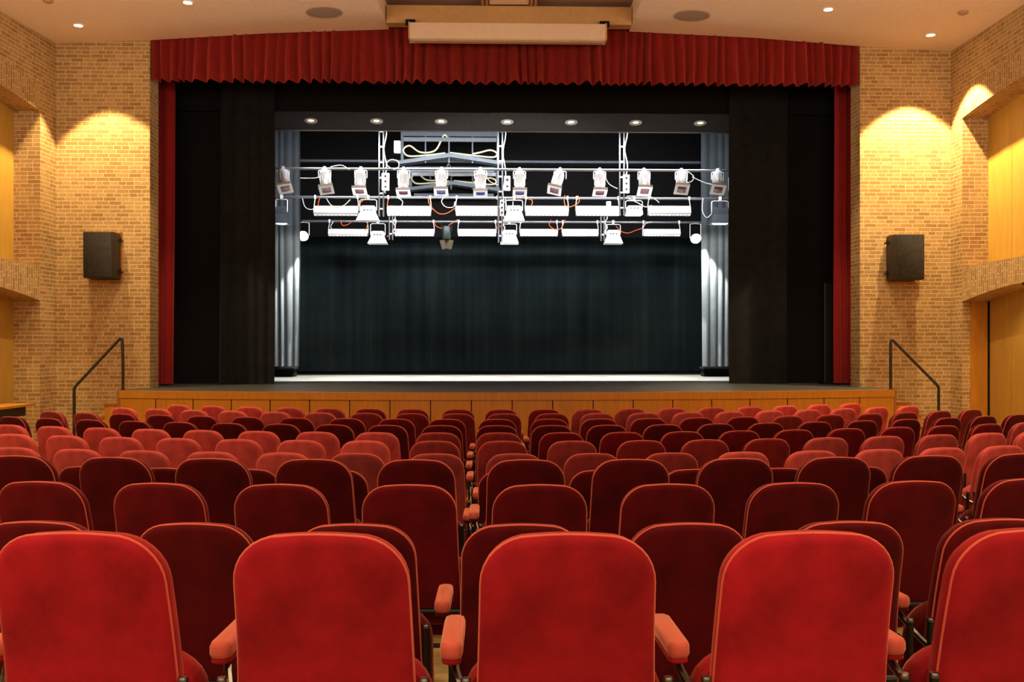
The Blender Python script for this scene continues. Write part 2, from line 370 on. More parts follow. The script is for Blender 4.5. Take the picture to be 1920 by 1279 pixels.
# ------------------------------------------------------------------ stage apron
SX0, SX1 = SA(226, -.95), SA(1674, -.95)
def lip(u):            # u in -1..1 -> forward offset of the front edge
    return -.98 - .75 * (1 - u * u)
N = 48; AP = []
for i in range(N + 1):
    u = -1 + 2 * i / N; a = (SX0 + SX1) / 2 + (SX1 - SX0) / 2 * u; AP.append((a, lip(u)))
mb = MB()
for (a0, b0), (a1, b1) in zip(AP, AP[1:]): mb.quad(SW(a0, b0, ZS), SW(a1, b1, ZS), SW(a1, 0, ZS), SW(a0, 0, ZS))
mb.quad(SW(-8.5, 0, ZS), SW(8.5, 0, ZS), SW(8.5, 9, ZS), SW(-8.5, 9, ZS))
struct('floor_stage', mb, M_STAGE)
st = thing('trim_stage_front', 'curved orange plywood front of the stage below the dark floor', 'stage front', (0, 0, 0), 0, kind='structure')
mb = MB()
segs = 20
def lp(s, off=0):
    u = -1 + 2 * s; a = (SX0 + SX1) / 2 + (SX1 - SX0) / 2 * u; return a, lip(u) - off
for i in range(segs):                   # plywood boards with thin gaps
    s0 = i / segs + .0006; s1 = (i + 1) / segs - .0006; K = 4
    for k in range(K):
        p = lp(s0 + (s1 - s0) * k / K, .02); q = lp(s0 + (s1 - s0) * (k + 1) / K, .02)
        mb.quad(SW(*p, 0), SW(*q, 0), SW(*q, ZS - .12), SW(*p, ZS - .12))
part('board', mb, M_WOOD, st, smooth=0)
mb = MB(); mt = MB()
for i in range(60):
    p = lp(i / 60, 0); q = lp((i + 1) / 60, 0); mb.quad(SW(*p, 0), SW(*q, 0), SW(*q, ZS - .1), SW(*p, ZS - .1))
    p = lp(i / 60, .035); q = lp((i + 1) / 60, .035); p2 = lp(i / 60, -.03); q2 = lp((i + 1) / 60, -.03)
    mt.quad(SW(*p, ZS - .115), SW(*q, ZS - .115), SW(*q, ZS + .004), SW(*p, ZS + .004)); mt.quad(SW(*p, ZS + .004), SW(*q, ZS + .004), SW(*q2, ZS + .004), SW(*p2, ZS + .004))
    mt.quad(SW(*p, ZS - .115), SW(*q, ZS - .115), SW(*q2, ZS - .115), SW(*p2, ZS - .115))
part('backing', mb, M_BLK, st, smooth=0); part('nosing', mt, M_WOOD, st, smooth=0)
mb = MB()
for a, sg in ((SX0, -1), (SX1, 1)): mb.box(((0, 0, 0)), (.04, 1.02, ZS), Matrix.Rotation(PH, 3, 'Z')); 
vs = []
mb = MB()
for a, sg in ((SX0, -1), (SX1, 1)):
    c = SW(a + sg * .02, -.50, ZS / 2); mb.box(c, (.045, 1.0, ZS + .008), Matrix.Rotation(PH, 3, 'Z'))
part('end_panel', mb, M_WOODD, st, smooth=0)
# side steps
for sg, nm in ((-1, 'left'), (1, 'right')):
    a0 = (SX0 if sg < 0 else SX1) + sg * .045
    t = thing('stage_steps', f'short flight of wooden steps at the {nm} end of the stage under the handrail', 'steps', SW(a0, -.5, 0), PH)
    for k in range(4):
        z = ZS - .205 * (k + 1); w = .215
        mb = MB(); mb.box((sg * (w * k + w / 2), 0, z / 2 - .012), (w, .92, z - .024)); part('riser', mb, M_WOOD, t, smooth=0)
        mb = MB(); mb.box((sg * (w * k + w / 2), 0, z - .010), (w + .02, .97, .028)); part('tread', mb, M_WOODD, t, smooth=0)
# handrails
def arc_pts(p0, p1, p2, r, n=5):
    p0, p1, p2 = Vector(p0), Vector(p1), Vector(p2); a = (p0 - p1).normalized(); b = (p2 - p1).normalized()
    return [(p1 + a * r * (1 - k / n) ** 2 + b * r * (k / n) ** 2) for k in range(n + 1)]
for nm, pxs in (('left', [(139, 800), (139, 727), (229, 631), (230.5, 737)]), ('right', [(1760, 800), (1760, 725), (1670, 634), (1670, 732)])):
    D = 15.25; base = None; pts = []
    bb = -.93
    W = [(SA(px, bb), SZ(py, px, bb)) for px, py in pxs]
    W[0] = (W[0][0], .185); W[3] = (W[3][0], ZS)
    o = SW(W[0][0], bb, .185); P = [Vector((a - W[0][0], 0, z - .185)) for a, z in W]
    t = thing('handrail', f'dark metal handrail rising beside the steps at the {nm} end of the stage', 'handrail', o, PH)
    mb = MB(); mb.tube([P[0], P[0] * .5 + P[1] * .5, P[1]], .023, 10); part('post', mb, M_RAIL, t)
    mb = MB(); mb.tube(arc_pts(P[0], P[1], P[2], .05)[0:] + arc_pts(P[1], P[2], P[3], .07) + [P[3] + Vector((0, 0, .5))], .023, 10); part('rail', mb, M_RAIL, t)
    mb = MB(); mb.tube([P[3] + Vector((0, 0, .5)), P[3]], .023, 10); mb.lathe([(.045, .0), (.045, .012), (.024, .02)], 14, P[3], cap1=True); part('post', mb, M_RAIL, t)

# ------------------------------------------------------------------ curtains
def curtain(name, label, cat, a0, a1, b, z0, z1, mat, wl=.22, amp=.05, seed=0, kind=None, group=None, flare=0, hem=0, ny=10, res=10, pw=1):
    rnd = random.Random(seed); m = MB(); w = a1 - a0; n = max(8, int(w / wl * res)); ph = [0]
    fold = []; x = 0
    while x < w + wl:
        s = wl * rnd.uniform(.55, 1.45); fold.append((x, s, rnd.uniform(.55, 1.15))); x += s
    def off(u):
        for x, s, k in fold:
            if u < x + s: return k * sin(pi * (u - x) / s) ** pw if u >= x else 0
        return 0
    rows = []
    for j in range(ny + 1):
        t = j / ny; z = z1 + (z0 - z1) * t; r = []
        for i in range(n + 1):
            u = w * i / n; o = off(u) * amp * (.45 + .55 * t + flare * t) + .012 * sin(3.1 * u + t * 2.2 + seed)
            hz = z + (hem * (off(u) - .5) if j == ny else 0)
            du = .02 * sin(u * 5 + 4 * t + seed) * t
            r.append((u + a0 - (a0 + a1) / 2 + du, -o, hz - z0))
        rows.append(r)
    vs = [p for r in rows for p in r]; fs = []
    for j in range(ny):
        for i in range(n): fs.append((j * (n + 1) + i, j * (n + 1) + i + 1, (j + 1) * (n + 1) + i + 1, (j + 1) * (n + 1) + i))
    m.add(vs, fs)
    o = part(name, m, mat, None, SW((a0 + a1) / 2, b, z0), PH, 180)
    return tag(o, label, cat, group, kind)
ZV = SZ(158, 950, .1)
curtain('valance_curtain', 'pleated crimson velvet valance across the top of the proscenium', 'curtain', SA(285, .12), SA(1610, .12), .12, ZV, 7.6, M_VAL, .17, .17, 3, hem=.014, ny=10, res=11, flare=.3, pw=1.9)
curtain('side_curtain', 'red velvet side curtain hanging at the left edge of the proscenium', 'curtain', SA(285, 1.0), SA(330, 1.0), 1.0, ZS + .03, 7.3, M_RED, .16, .08, 5, ny=4, flare=.2)
curtain('side_curtain', 'red velvet side curtain hanging at the right edge of the proscenium', 'curtain', SA(1564, 1.0), SA(1606, 1.0), 1.0, ZS + .03, 7.3, M_RED, .18, .09, 8, ny=4, flare=.2)
curtain('black_leg_curtain', 'black masking curtain behind the left red side curtain', 'curtain', SA(300, 1.75), SA(420, 1.75), 1.75, ZS + .01, 7.6, M_BLACK, .5, .03, 11, ny=3)
curtain('black_leg_curtain', 'black masking curtain behind the right red side curtain', 'curtain', SA(1470, 1.75), SA(1580, 1.75), 1.75, ZS + .01, 7.6, M_BLACK, .5, .03, 12, ny=3)
curtain('black_leg_curtain', 'folded black curtain bordering the left of the inner stage opening', 'curtain', SA(413, 1.45), SA(516, 1.45), 1.45, ZS + .01, 7.6, M_BLACKL, .26, .10, 13, ny=5)
curtain('black_leg_curtain', 'folded black curtain bordering the right of the inner stage opening', 'curtain', SA(1367, 1.45), SA(1476, 1.45), 1.45, ZS + .01, 7.6, M_BLACKL, .30, .06, 15, ny=5)
curtain('black_border_curtain', 'long black border hanging behind the red valance above the stage', 'curtain', -6.3, 6.2, 1.6, SZ(212, 950, 1.6), 7.9, M_BLACK, .5, .02, 17, ny=2, res=4)
curtain('grey_tab_curtain', 'silver grey folded curtain at the left wing beside the black backdrop', 'curtain', SA(500, 5.3), SA(563, 5.3), 5.3, SZ(687, 540, 5.3), 7.4, M_SILVER, .15, .07, 21, ny=6)
curtain('grey_tab_curtain', 'silver grey folded curtain at the right wing beside the black backdrop', 'curtain', SA(1315, 5.3), SA(1385, 5.3), 5.3, SZ(687, 1340, 5.3), 7.4, M_SILVER, .14, .07, 23, ny=6)
curtain('stage_backdrop', 'wide blue-black cloth backdrop closing the rear of the stage', 'backdrop', -6.6, 6.6, 7.3, SZ(696, 950, 7.3), 7.6, M_DROP, .9, .012, 25, ny=3, res=5)
mb = MB(); mb.box((0, 0, 0), (13.2, .04, .10)); tag(part('backdrop_batten', mb, M_BLK, None, SW(0, 7.35, ZS + .05), PH, 0), 'black bottom batten below the dark backdrop on the stage floor', 'batten')
curtain('black_border_curtain', 'black rear border above the backdrop behind the lowest lamp batten', 'curtain', -6.4, 6.4, 7.0, SZ(446, 950, 7.0), 8.8, M_BLACK2, .8, .02, 27, ny=2, res=4)
# tall flat edge at right wing
t = thing('wing_frame', 'thin tall black frame standing at the right wing beside the red curtain', 'frame', SW(SA(1551, 1.3), 1.3, ZS), PH)
h = SZ(531, 1551, 1.3) - ZS
mb = MB(); mb.box((-.045, 0, h / 2), (.014, .05, h)); part('edge_strip', mb, M_CASE, t, smooth=0)
mb = MB(); mb.box((.03, 0, h / 2), (.12, .03, h - .01)); part('panel', mb, M_BLK, t, smooth=0)
mb = MB(); mb.box((.02, -.02, .015), (.3, .3, .03)); part('foot', mb, M_BLK, t, smooth=0)
# bench edges below the grey curtains
for nm, p0, p1 in (('left', 500, 553), ('right', 1318, 1390)):
    a0, a1 = SA(p0, 5.6), SA(p1, 5.6)
    t = thing('low_platform', f'low black platform standing behind the {nm} grey curtain', 'platform', SW((a0 + a1) / 2, 5.75, ZS), PH)
    mb = MB(); mb.box((0, 0, .20), (a1 - a0, .5, .04)); part('top', mb, M_BLK, t, smooth=0)
    mb = MB(); mb.box((0, .1, .09), (a1 - a0 - .08, .3, .18)); part('base', mb, M_BLK, t, smooth=0)

# ------------------------------------------------------------------ soffit with downlights above the stage
b0, b1 = 2.0, 2.85; zs0 = SZ(209, 950, b0); zs1 = SZ(246, 950, b1)
sl = atan2(zs1 - zs0, b1 - b0)
mb = MB(); L2 = sqrt((b1 - b0) ** 2 + (zs1 - zs0) ** 2)
mb.box((0, L2 / 2, .05), (11.6, L2, .10))
so = thing('lighting_bridge', 'dark sloping soffit carrying seven recessed downlights above the stage rig', 'soffit', SW(0, b0, zs0), PH)
o = part('soffit_panel', mb, M_SOFFIT, so, smooth=0); o.rotation_euler = (sl, 0, 0)
mb = MB(); mb.box((0, b1 - b0, zs1 - zs0 - .005), (11.6, .02, .03)); part('edge_strip', mb, M_PIPE, so, smooth=0)
for k, px in enumerate((583, 706, 827, 951, 1071, 1192, 1313)):
    bb = b0 + (b1 - b0) * .5; a = SA(px, bb)
    t = thing('bridge_downlight', f'small recessed downlight in the dark stage soffit, {ORD[k]} of seven from the left', 'downlight', SW(a, bb, zs0 + (zs1 - zs0) * .5), PH, 'downlights in the stage soffit')
    t.rotation_euler = (sl, 0, PH)
    mb = MB(); mb.lathe([(.125, .0), (.125, -.012), (.075, -.016), (.06, .0)], 24); part('ring', mb, M_TRIMR, t)
    mb = MB(); mb.lathe([(.062, -.004), (.045, -.012), (.03, -.014)], 20, cap1=True); part('lamp', mb, M_DIM, t)

# ------------------------------------------------------------------ stage lighting rig
def batten(name, label, b, px0, px1, py, r=.028, mat=M_PIPE):
    a0, a1 = SA(px0, b), SA(px1, b); z = SZ(py, 950, b)
    t = thing(name, label, 'batten', SW(0, b, z), PH)
    mb = MB(); mb.tube([(a0, 0, 0), ((a0 + a1) / 2, 0, 0), (a1, 0, 0)], r, 12); part('pipe', mb, mat, t)
    for q in range(0):
        a = a0 + (a1 - a0) * (q + .5) / 5; m2 = MB(); m2.tube([(a, 0, 0), (a, 0, 9.3 - z)], .004, 5); part('hanging_wire', m2, M_GREY, t)
    return z
bP1, bP2, bP3, bP4 = 6.0, 3.3, 4.4, 6.2
Z1 = batten('batten_pipe', 'thin grey pipe highest at the back of the rig', bP1, 562, 1322, 303, .035, M_GREY)
Z2 = batten('batten_pipe', 'upper steel pipe carrying the row of silver spotlights', bP2, 505, 1390, 318)
Z3 = batten('batten_pipe', 'middle steel pipe carrying the brighter white strip lights', bP3, 505, 1390, 371)
Z4 = batten('batten_pipe', 'lowest steel pipe carrying the rear white strip lights', bP4, 566, 1320, 416)

def make_spot():
    t = thing('stage_spotlight', '', 'spotlight')
    pass
    mb = MB(); mb.lathe([(.0, .02), (.05, .01), (.085, -.03), (.10, -.08), (.10, -.10), (.092, -.11), (.092, -.30), (.098, -.31), (.098, -.40)], 22)
    for k in range(12):
        a = 2 * pi * k / 12; mb.box((.096 * cos(a), .096 * sin(a), -.19), (.014, .006, .16), Matrix.Rotation(a, 3, 'Z'))
    part('body', mb, M_SILV, t)
    mb = MB(); mb.box((-.105, 0, -.41), (.05, .26, .014)); mb.box((.105, 0, -.41), (.05, .26, .014)); mb.box((0, .105, -.41), (.16, .05, .014)); mb.box((0, -.105, -.41), (.16, .05, .014))
    mb.box((0, -.128, -.39), (.26, .006, .04)); part('gel_frame', mb, M_WHITE, t, smooth=0)
    mb = MB(); mb.lathe([(.092, -.402), (.085, -.412), (.03, -.42)], 22, cap1=True); part('lens', mb, M_LENS, t)
    return t
def yoke(t, w, h, top=.0):
    """bracket from the pipe at z=top down to the sides of a fixture"""
    mb = MB(); mb.tube([(-w, 0, -h), (-w, 0, -.06), (-w + .02, 0, -.045), (w - .02, 0, -.045), (w, 0, -.06), (w, 0, -h)], .011, 6)
    part('yoke', mb, M_SILV, t)
    mb = MB(); mb.box((0, 0, -.005), (.05, .075, .08)); mb.lathe([(.012, -.05), (.012, -.02)], 8, cap0=True); part('clamp', mb, M_SILV, t)
SPOTS = [(531, 12, 30, 352), (609, 9, 26, 350), (677, 0, 22, 350), (757, 1, 16, 362), (828, 0, 20, 351), (901, 0, 14, 348), (974, 0, 18, 353), (1050, -16, 26, 352), (1124, -2, 20, 358), (1207, -3, 28, 354), (1277, -6, 34, 360), (1345, -7, 34, 357)]
proto = make_spot(); first = True
tilt_words = {}
for k, (px, lat, pit, pyb) in enumerate(SPOTS):
    hang = thing('stage_spotlight', f'silver stage spotlight on the upper pipe, {ORD[k]} of twelve from left', 'spotlight', SW(SA(px, bP2 - .03), bP2 - .05, Z2), PH, 'silver spotlights on the upper pipe')
    yoke(hang, .125, .20)
    drop = -.05
    M = Matrix.Translation((0, -.02, drop)) @ Matrix.Rotation(radians(-pit), 4, 'X') @ Matrix.Rotation(radians(-lat), 4, 'Y') @ Matrix.Diagonal((1.12, 1.12, 1.2, 1))
    for ch in proto.children:
        c = ch.copy(); COL.objects.link(c); c.parent = hang; c.matrix_local = M
        if ch.name.startswith('lens') and k in (4, 5, 6):
            c.data = ch.data.copy(); c.data.materials[0] = M_LENSB; c['label'] = 'blue tinted lens'
for ch in list(proto.children): bpy.data.objects.remove(ch)
bpy.data.objects.remove(proto)

def strip_light(b, Z, p0, p1, py0, py1, label, group):
    a0, a1 = SA(p0, b), SA(p1, b); zt = SZ(py0, (p0 + p1) / 2, b) - Z; zb = SZ(py1, (p0 + p1) / 2, b) - Z; w = a1 - a0
    t = thing('strip_light', label, 'strip light', SW((a0 + a1) / 2, b - .02, Z), PH, group)
    lipz = zb + (zt - zb) * .32
    mb = MB(); prof2 = [(-.10, zb + .03), (-.13, lipz), (-.09, zt - .02), (-.05, zt), (.06, zt), (.10, lipz), (.08, zb + .03)]
    r0 = [Vector((-w / 2, y, z)) for y, z in prof2]; r1 = [Vector((w / 2, y, z)) for y, z in prof2]
    mb.loft([r0, r1], True, True); part('housing', mb, M_WHITE, t, smooth=20)
    mb = MB(); n = 11
    for i in range(n):
        x = -w / 2 + w * (i + .5) / n; mb.box((x, -.085, (zb + lipz) / 2), (w / n - .014, .03, abs(lipz - zb) * .82), Matrix.Rotation(.3, 3, 'X'))
    part('color_frame', mb, M_SILV, t, smooth=0)
    mb = MB(); mb.box((0, 0, zb + .015), (w, .16, .012)); part('bottom_lip', mb, M_GREY, t, smooth=0)
    for s in (-1, 1):
        x = s * (w / 2 + .006); mb = MB(); mb.tube([(x, 0, (zt + zb) / 2), (x, 0, zt + .02), (x - s * .02, 0, -.02)], .009, 6); mb.box((x - s * .02, 0, 0), (.035, .07, .075)); part('hanger', mb, M_SILV, t)
S3 = [(590, 672), (727, 808), (855, 934), (985, 1065), (1080, 1160), (1215, 1293)]
for k, (p0, p1) in enumerate(S3): strip_light(bP3, Z3, p0, p1, 387, 406, f'bright white strip light under the middle pipe, {ORD[k]} of six from left', 'strip lights under the middle pipe')
S4 = [(617, 690), (741, 814), (859, 930), (975, 1045), (1054, 1121), (1205, 1274)]
for k, (p0, p1) in enumerate(S4): strip_light(bP4, Z4, p0, p1, 430, 444, f'greyish white strip light under the lowest pipe, {ORD[k]} of six from left', 'strip lights under the lowest pipe')

def flood(b, Z, px, py0, py1, hw0, hw1, label, lit=False, pit=8, mat=M_WHITE):
    D = SW(SA(px, b), b).y; s = D / F; h = (py1 - py0) * s; zt = SZ(py0, px, b) - Z
    t = thing('flood_light', label, 'flood light', SW(SA(px, b), b - .05, Z), PH, 'flood lights hung on the pipes')
    w0, w1 = hw0 * s, hw1 * s
    def rr(w, d, z): return [Vector((x, y, z)) for x, y in ((-w, -d), (w, -d), (w, d), (-w, d))]
    mb = MB(); mb.loft([rr(w0 * .8, .05, zt), rr(w0, .09, zt - .03), rr(w0, .10, zt - h * .45)], True, True)
    for i in (-1, 0, 1): mb.box((i * w0 * .45, -.10, zt - h * .3), (w0 * .28, .01, .03), mi=1)
    part('housing', mb, [mat, M_GREY], t, smooth=20)
    mb = MB(); z1, z2 = zt - h * .45, zt - h
    mb.loft([rr(w0 * 1.02, .10, z1), rr(w1, .17, z2), rr(w1 * .97, .16, z2), rr(w0 * .98, .09, z1)]); part('flared_hood', mb, mat, t, smooth=20)
    mb = MB(); mb.box((0, -.02, (z1 * .1 + z2 * .9)), (w0 * 1.8, .16, .03)); part('lamp_glass', mb, M_LAMPC if lit else M_SILV, t, smooth=0)
    mb = MB(); ww = w0 + .02; mb.tube([(-ww, 0, zt - h * .3), (-ww, 0, -.08), (-ww * .8, 0, -.06), (ww * .8, 0, -.06), (ww, 0, -.08), (ww, 0, zt - h * .3)], .009, 6); part('yoke', mb, M_SILV, t)
    mb = MB(); mb.box((0, 0, -.01), (.05, .08, .09)); part('clamp', mb, M_SILV, t)
    return t
flood(bP3, Z3, 691, 387, 415, 14, 21, 'white flood light with flared hood left of the left drop truss, middle pipe')
flood(bP3, Z3, 964, 387, 416, 14, 19, 'white flood light with flared hood right of the central drop truss, middle pipe')
flood(bP3, Z3, 1188, 387, 404, 14, 15, 'white flood light with glowing lamp right of the right drop truss', True)
flood(bP3, Z3, 529, 388, 421, 9, 13, 'lit flood light against the left grey curtain', True, mat=M_GREY)
flood(bP3, Z3, 1349, 390, 421, 14, 20, 'lit grey flood light against the right grey curtain', True, mat=M_GREY)
flood(bP4, Z4, 709, 434, 458, 12, 18, 'white flood light on the lowest pipe, left one of its three')
flood(bP4, Z4, 955, 432, 458, 12, 17, 'white flood light on the lowest pipe, below the central drop truss')
flood(bP4, Z4, 1149, 432, 458, 12, 17, 'white flood light on the lowest pipe, right one of its three')
# two naked work lamps at the ends of the lowest pipe
for nm, px, py in (('left', 570, 442), ('right', 1303, 447)):
    t = thing('work_light', f'glaring work light at the {nm} end of the lowest pipe', 'work light', SW(SA(px, bP4), bP4 - .05, Z4), PH)
    zz = SZ(py, px, bP4) - Z4
    mb = MB(); mb.lathe([(.03, .10), (.06, .06), (.11, .0), (.125, -.04)], 20, (0, -.02, zz), Matrix.Rotation(radians(-60), 3, 'X'), cap0=True); part('reflector', mb, M_SILV, t)
    mb = MB(); mb.lathe([(.10, -.02), (.06, -.045), (.02, -.05)], 20, (0, -.02, zz), Matrix.Rotation(radians(-60), 3, 'X'), cap1=True); part('lamp', mb, M_LAMPC, t)
    mb = MB(); mb.tube([(-.13, 0, zz), (-.13, 0, -.05), (0, 0, -.03), (.13, 0, -.05), (.13, 0, zz)], .009, 6); part('yoke', mb, M_SILV, t)
# dark profile lamp with four shutters
t = thing('barn_door_lamp', 'dark unlit lamp with open barn doors hanging below the lowest pipe', 'lamp', SW(SA(838, bP4), bP4 - .1, Z4), PH)
M_DK = plain('dark_lamp_body', (.02, .035, .03), .4, .3)
zz = SZ(425, 838, bP4) - Z4
mb = MB(); mb.rbox((0, 0, zz - .16), (.20, .22, .32), .05); part('body', mb, M_DK, t)
mb = MB()
for s in (-1, 1): mb.box((s * .085, -.04, zz - .44), (.11, .012, .22), Matrix.Rotation(s * .25, 3, 'Y'))
mb.box((0, .05, zz - .42), (.12, .012, .2)); part('barn_door', mb, plain('dark_brass_flap', (.05, .04, .015), .4, .3), t, smooth=0)
mb = MB(); mb.tube([(-.12, 0, zz - .1), (-.12, 0, -.04), (.12, 0, -.04), (.12, 0, zz - .1)], .01, 6); part('yoke', mb, M_DK, t)

# vertical drop trusses with sockets
def truss(px, py0, py1, b, label, hw=5, boxes=()):
    a = SA(px, b); z1 = SZ(py0, px, b); z0 = SZ(py1, px, b); s = SW(a, b).y / F; w = hw * s
    t = thing('drop_truss', label, 'truss', SW(a, b, z0), PH); H = z1 - z0
    for sx in (-1, 1):
        mb = MB(); mb.tube([(sx * w, 0, 0), (sx * w, 0, H / 2), (sx * w, 0, H)], .017, 8); part('chord', mb, M_PIPE, t)
    mb = MB(); n = max(2, int(H / .28))
    for i in range(n):
        z = H * (i + .5) / n; mb.box((0, 0, z), (2 * w, .02, .03))
    part('rung', mb, M_SILV, t, smooth=0)
    mb = MB(); mb.tube([(w + .04 + .03 * sin(i * .9), -.03, H - H * .75 * i / 14) for i in range(15)], .011, 6); part('cable_bundle', mb, M_WCAB, t)
    return t
truss(715, 232, 406, 3.6, 'silver drop truss hanging at left through the two upper pipes', 4)
truss(938, 232, 430, 3.6, 'silver drop truss hanging at the centre of the rig', 4)
truss(1166, 232, 404, 3.6, 'silver drop truss hanging at right through the two upper pipes', 4)
truss(733, 404, 450, 5.6, 'short silver drop bracket between the lower pipes at left', 3)
truss(938, 404, 455, 5.6, 'short silver drop bracket below the central truss', 3)
truss(1130, 404, 452, 5.6, 'short silver drop bracket between the lower pipes at right', 3)
def sbox(px, py, w, h, b, label, sockets=3):
    s = SW(SA(px, b), b).y / F
    t = thing('socket_box', label, 'socket box', SW(SA(px, b), b, SZ(py + h / 2, px, b)), PH)
    mb = MB(); mb.rbox((0, 0, h * s / 2), (w * s, .09, h * s), .015); part('case', mb, M_WHITE, t)
    for i in range(sockets):
        mb = MB(); mb.lathe([(.022, 0), (.022, .012), (.012, .014), (.012, .004)], 12, (0, -.045, h * s * (i + .6) / (sockets + .2)), Matrix.Rotation(pi / 2, 3, 'X'), cap1=True); part('socket', mb, M_GREY, t)
sbox(723, 341, 14, 32, 3.45, 'white socket box beside the left drop truss', 3)
sbox(951, 344, 12, 27, 3.45, 'white socket box beside the central drop truss', 2)
sbox(1174, 345, 12, 34, 3.45, 'white socket box beside the right drop truss', 3)
sbox(745, 276, 12, 23, 4.2, 'small white junction box above the upper pipe at left', 0)
sbox(941, 390, 8, 30, 3.5, 'narrow socket box low on the central drop truss', 3)
sbox(1369, 345, 6, 26, 3.35, 'thin white socket box at the right end of the upper pipe', 1)
sbox(1141, 382, 9, 8, 4.8, 'tiny lit box beside the strip light left of the right truss', 0)

# hoist frames with gabled trays and looped ribbon cable
def hoist(b, px0, px1, pyt, pyb, pym, bars, label):
    ac = SA((px0 + px1) / 2, b); s = SW(ac, b).y / F; zt = SZ(pyt, (px0 + px1) / 2, b); zb = SZ(pyb, 842, b); w = (px1 - px0) / 2 * s; H = zt - zb
    t = thing('hoist_frame', label, 'frame', SW(ac, b, zb), PH)
    mb = MB(); mb.box((0, 0, H - .06), (2 * w, .06, .12)); part('top_rail', mb, M_GREY, t, smooth=0)
    mb = MB(); mb.box((0, -.04, H - .20), (2 * w - .12, .05, .09)); part('lit_rail', mb, M_PIPE, t, smooth=0)
    for sx in (-1, 1):
        mb = MB(); mb.box((sx * (w - .03), 0, H / 2), (.06, .05, H)); part('side_post', mb, M_GREY, t, smooth=0)
    for px in bars:
        x = SA(px, b) - ac; mb = MB(); mb.box((x, -.02, H / 2 + .0), (.03, .03, H)); part('mullion', mb, M_GREY, t, smooth=0)
    rise = (pyb - pym) * s
    mb = MB()
    for sx in (-1, 1):
        pts = [Vector((0, -.12, rise + .03)), Vector((sx * (w + .05), -.12, 0.03)), Vector((sx * (w + .05), -.12, -.05)), Vector((0, -.12, rise - .06))]
        q = [p + Vector((0, .3, 0)) for p in pts]; mb.loft([pts, q], True, True)
    part('gabled_tray', mb, M_GREY, t, smooth=0)
    mb = MB(); mb.box((0, .02, -.14), (2 * w * .9, .05, .10)); part('lower_rail', mb, M_GREY, t, smooth=0)
    # ribbon cable
    def ribbon(pts, wd=.05):
        vs = []
        for p in pts: vs += [Vector(p) + Vector((0, -wd, 0)), Vector(p) + Vector((0, wd, 0))]
        m = MB(); m.add(vs, [(2 * i, 2 * i + 1, 2 * i + 3, 2 * i + 2) for i in range(len(pts) - 1)]); return m
    def cr(P, n=8):
        out = []; P = [P[0]] + P + [P[-1]]
        for i in range(1, len(P) - 2):
            for k in range(n):
                u = k / n; p0, p1, p2, p3 = [Vector(x) for x in P[i - 1:i + 3]]
                out.append(.5 * ((2 * p1) + (p2 - p0) * u + (2 * p0 - 5 * p1 + 4 * p2 - p3) * u * u + (3 * p1 - p0 - 3 * p2 + p3) * u ** 3))
        return out + [Vector(P[-1])]
    y = -.02; z0 = rise
    L = cr([(-w * .1, y, z0 * .95 + .05), (-w * .5, y, z0 * .6 + .06), (-w * .85, y, z0 * .3 + .10), (-w * .95, y, z0 * .3 + .24), (-w * .82, y, z0 * .3 + .33), (-w * .6, y, z0 * .6 + .13), (-w * .3, y, z0 * .8 + .14), (-w * .12, y, z0 + .45), (-w * .02, y, H - .25)])
    Rr = cr([(0, y, z0 + .05), (w * .5, y, z0 * .6 + .06), (w * .88, y, z0 * .3 + .08), (w * .95, y, z0 * .3 + .17), (w * .82, y, z0 * .3 + .24), (w * .6, y, z0 * .6 + .13), (w * .45, y, z0 * .7 + .08)])
    for P, nm in ((L, 'looped_cable'), (Rr, 'looped_cable')):
        m = MB(); m.tube(P, .02, 6); part(nm, m, M_CREAM, t, smooth=60)
hoist(5.0, 752, 936, 246, 306, 291, (798, 842, 886), 'grey hoist frame of vertical bars over a gabled tray, behind the rig')
hoist(7.6 - .9, 768, 934, 312, 356, 343, (807, 846, 886), 'second grey hoist frame seen below and behind the first')
